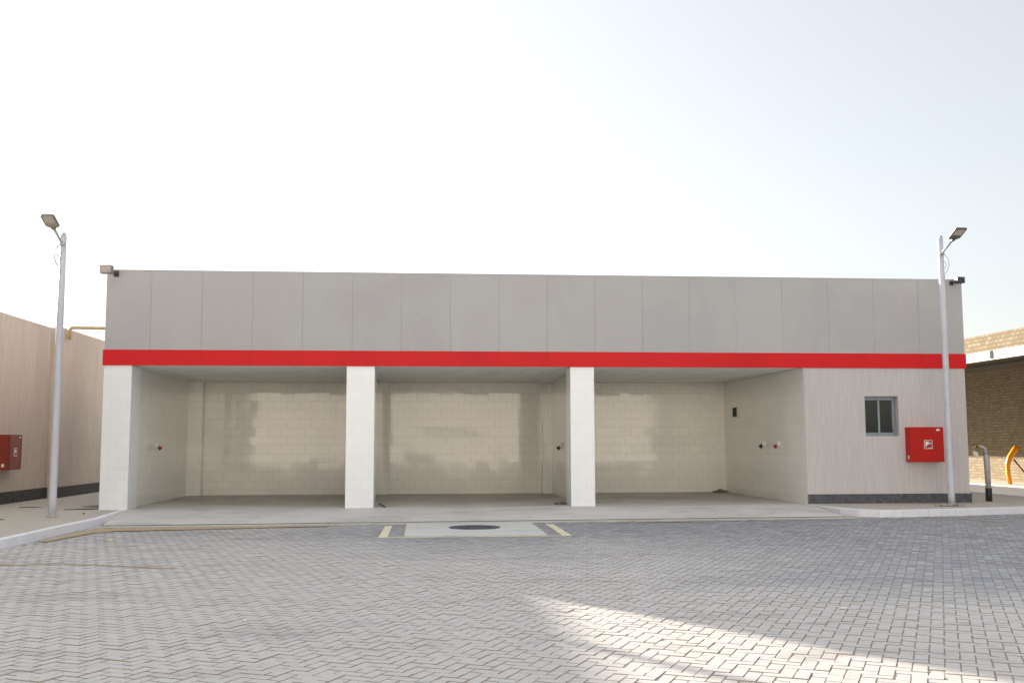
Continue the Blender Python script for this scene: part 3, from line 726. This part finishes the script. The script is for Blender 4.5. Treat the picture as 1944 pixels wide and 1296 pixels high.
cabinet('bright red fire hose cabinet on the grey wall behind the right lamp post', (21.13, -.0, 1.12), 0, .93, .93, .30, 'red_steel')
cabinet('dull red fire hose cabinet on the beige boundary wall at the left edge', (-3.499, 2.46, .95), math.pi/2, .94, .97, .30, 'red_steel_faded')

# ------------------------------------------------------------------ standpipe on the right sidewalk
t = thing('standpipe', 'grey standpipe with black foot and brass tap at the right sidewalk', 'standpipe', (23.91, .85, 0))
mb = MB(); mb.tube([(0, 0, 0), (0, 0, .36)], .088, 16); mb.build('foot', 'black_plastic', t)
mb = MB(); mb.tube([(0, 0, .361), (-.01, 0, 1.05), (-.02, 0, 1.20), (-.025, 0, 1.26), (-.03, 0, 1.30)], [.075, .080, .085, .06, .05], 16); mb.build('pipe', 'pvc_grey', t)
mb = MB(); mb.tube([(-.03, 0, 1.29), (-.03, 0, 1.40), (-.05, 0, 1.46), (-.10, 0, 1.50), (-.20, 0, 1.51)], .042, 14); mb.build('elbow', 'pvc_grey', t)
mb = MB(); mb.tube([(-.19, 0, 1.51), (-.26, 0, 1.51)], .055, 8, sm=False); mb.tube([(-.26, 0, 1.51), (-.42, 0, 1.50)], [.03, .025], 10); mb.tube([(-.33, 0, 1.51), (-.33, 0, 1.57)], .018, 8); mb.tube([(-.40, 0, 1.5), (-.44, 0, 1.42)], [.026, .02], 10)
v = mb.build('tap', 'brass', t)
mb = MB(); mb.box(-.42, -.24, -.018, .018, 1.57, 1.59); mb.build('tap_lever', 'rust', v)
mb = MB(); k = mb.verts([(-.42, -.02, 1.40), (-.28, -.02, 1.37), (-.26, -.03, 1.26), (-.41, -.025, 1.28), (-.42, -.016, 1.40), (-.28, -.016, 1.37), (-.26, -.026, 1.26), (-.41, -.021, 1.28)])
for q in ((3, 2, 1, 0), (4, 5, 6, 7), (0, 1, 5, 4), (1, 2, 6, 5), (2, 3, 7, 6), (3, 0, 4, 7)): mb.face([k+i for i in q])
mb.tube([(-.35, -.02, 1.49), (-.36, -.02, 1.385)], .003, 5); mb.build('paper_tag', 'paper', v)

# ------------------------------------------------------------------ brick shed with canopy beyond on the right
XW, XF = 34.5, 26.45
CB = thing('brick_shed', 'brown brick building with deep white edged canopy at the right edge', 'building', (XW, 10, 0))
def sb(mb, x0, x1, y0, y1, z0, z1, mi=0): mb.box(x0-XW, x1-XW, y0-10, y1-10, z0, z1, mi)
mb = MB(); sb(mb, XW, XW+.3, -14, 40, -.19, 4.99); mb.build('wall', 'brick', CB)
mb = MB(); sb(mb, XF, XF+.12, -14, 40, 4.30, 4.595); mb.build('canopy_fascia', 'canopy_white', CB)
mb = MB(); sb(mb, XF+.16, XW+.35, -14, 40, 4.992, 5.1)
for x in (XF+2.8, XF+5.6): sb(mb, x, x+.12, -14, 40, 4.86, 4.99)
mb.build('canopy', 'canopy_soffit', CB)
mb = MB(); sb(mb, XF+.3, XW-.01, -2.3, -2.0, -.19, 4.85); mb.build('added_shade_wall', 'brick', CB)  # out-of-view wall, added to keep light off the brick under the canopy
mb = MB(); sb(mb, XF+.02, XF+.27, -14, 40, 4.596, 5.15); mb.build('parapet', 'brick', CB)
mb = MB(); sb(mb, XF-.015, XF-.001, 4.62, 4.82, 4.33, 4.59); mb.build('fascia_gap', 'void', CB)
mb = MB(); sb(mb, 32.0, XW-.001, 2, 40, -.19, -.12); o = mb.build('footpath', 'canopy_white'); o.location = (XW, 10, 0); struct(o)
# orange bent pipe with a leaning bar
mb = MB(); ox, oy = 32.9, 14.9
mb.tube([(ox, oy, -.12), (ox-.06, oy, .35), (ox-.07, oy, .70), (ox+.05, oy, 1.02), (ox+.26, oy, 1.30), (ox+.38, oy, 1.44)], [.085, .09, .10, .115, .12, .12], 14)
tag(mb.build('orange_pipe', 'orange_pipe'), 'bent bright orange pipe standing before the brick wall', 'pipe')
mb = MB(); mb.tube([(ox+.12, oy-.15, .92), (ox+.80, oy-.3, -.02)], .035, 8); mb.box(ox+.74, ox+1.0, oy-.42, oy-.2, -.12, .08)
tag(mb.build('leaning_bar', 'rust'), 'rusty bar leaning against the orange pipe', 'bar')
mb = MB(); mb.tube([(BX+.03, 3.4, 1.10), (BX+.42, 3.4, 1.10)], .05, 10); mb.tube([(BX+.38, 3.4, 1.10), (BX+.46, 3.4, 1.10)], .07, 10)
tag(mb.build('pipe_stub', 'rust'), 'short dark red pipe stub sticking out of the building right side', 'pipe')

# ------------------------------------------------------------------ unseen building added across the yard, mirrored in the tiles and bouncing sunlight back
YW = thing('added_building', 'sunlit cream building added out of view across the yard, mirrored in the bay tiles', 'building', (-8, -46, 0))
mb = MB(); mb.box(-38, 36, -.4, 0, -.2, 11.0); mb.build('wall', 'opposite_paint', YW)
for x0, x1, z0, z1 in ((16.2, 21.4, 2.3, 3.1), (-12, -6, 2.2, 3.1), (-30, -25, 2.2, 3.1), (27, 29.5, 2.2, 3.1)):
    mb = MB(); mb.box(x0, x1, .01, .06, z0, z1); mb.build('window', 'room_paint', YW)
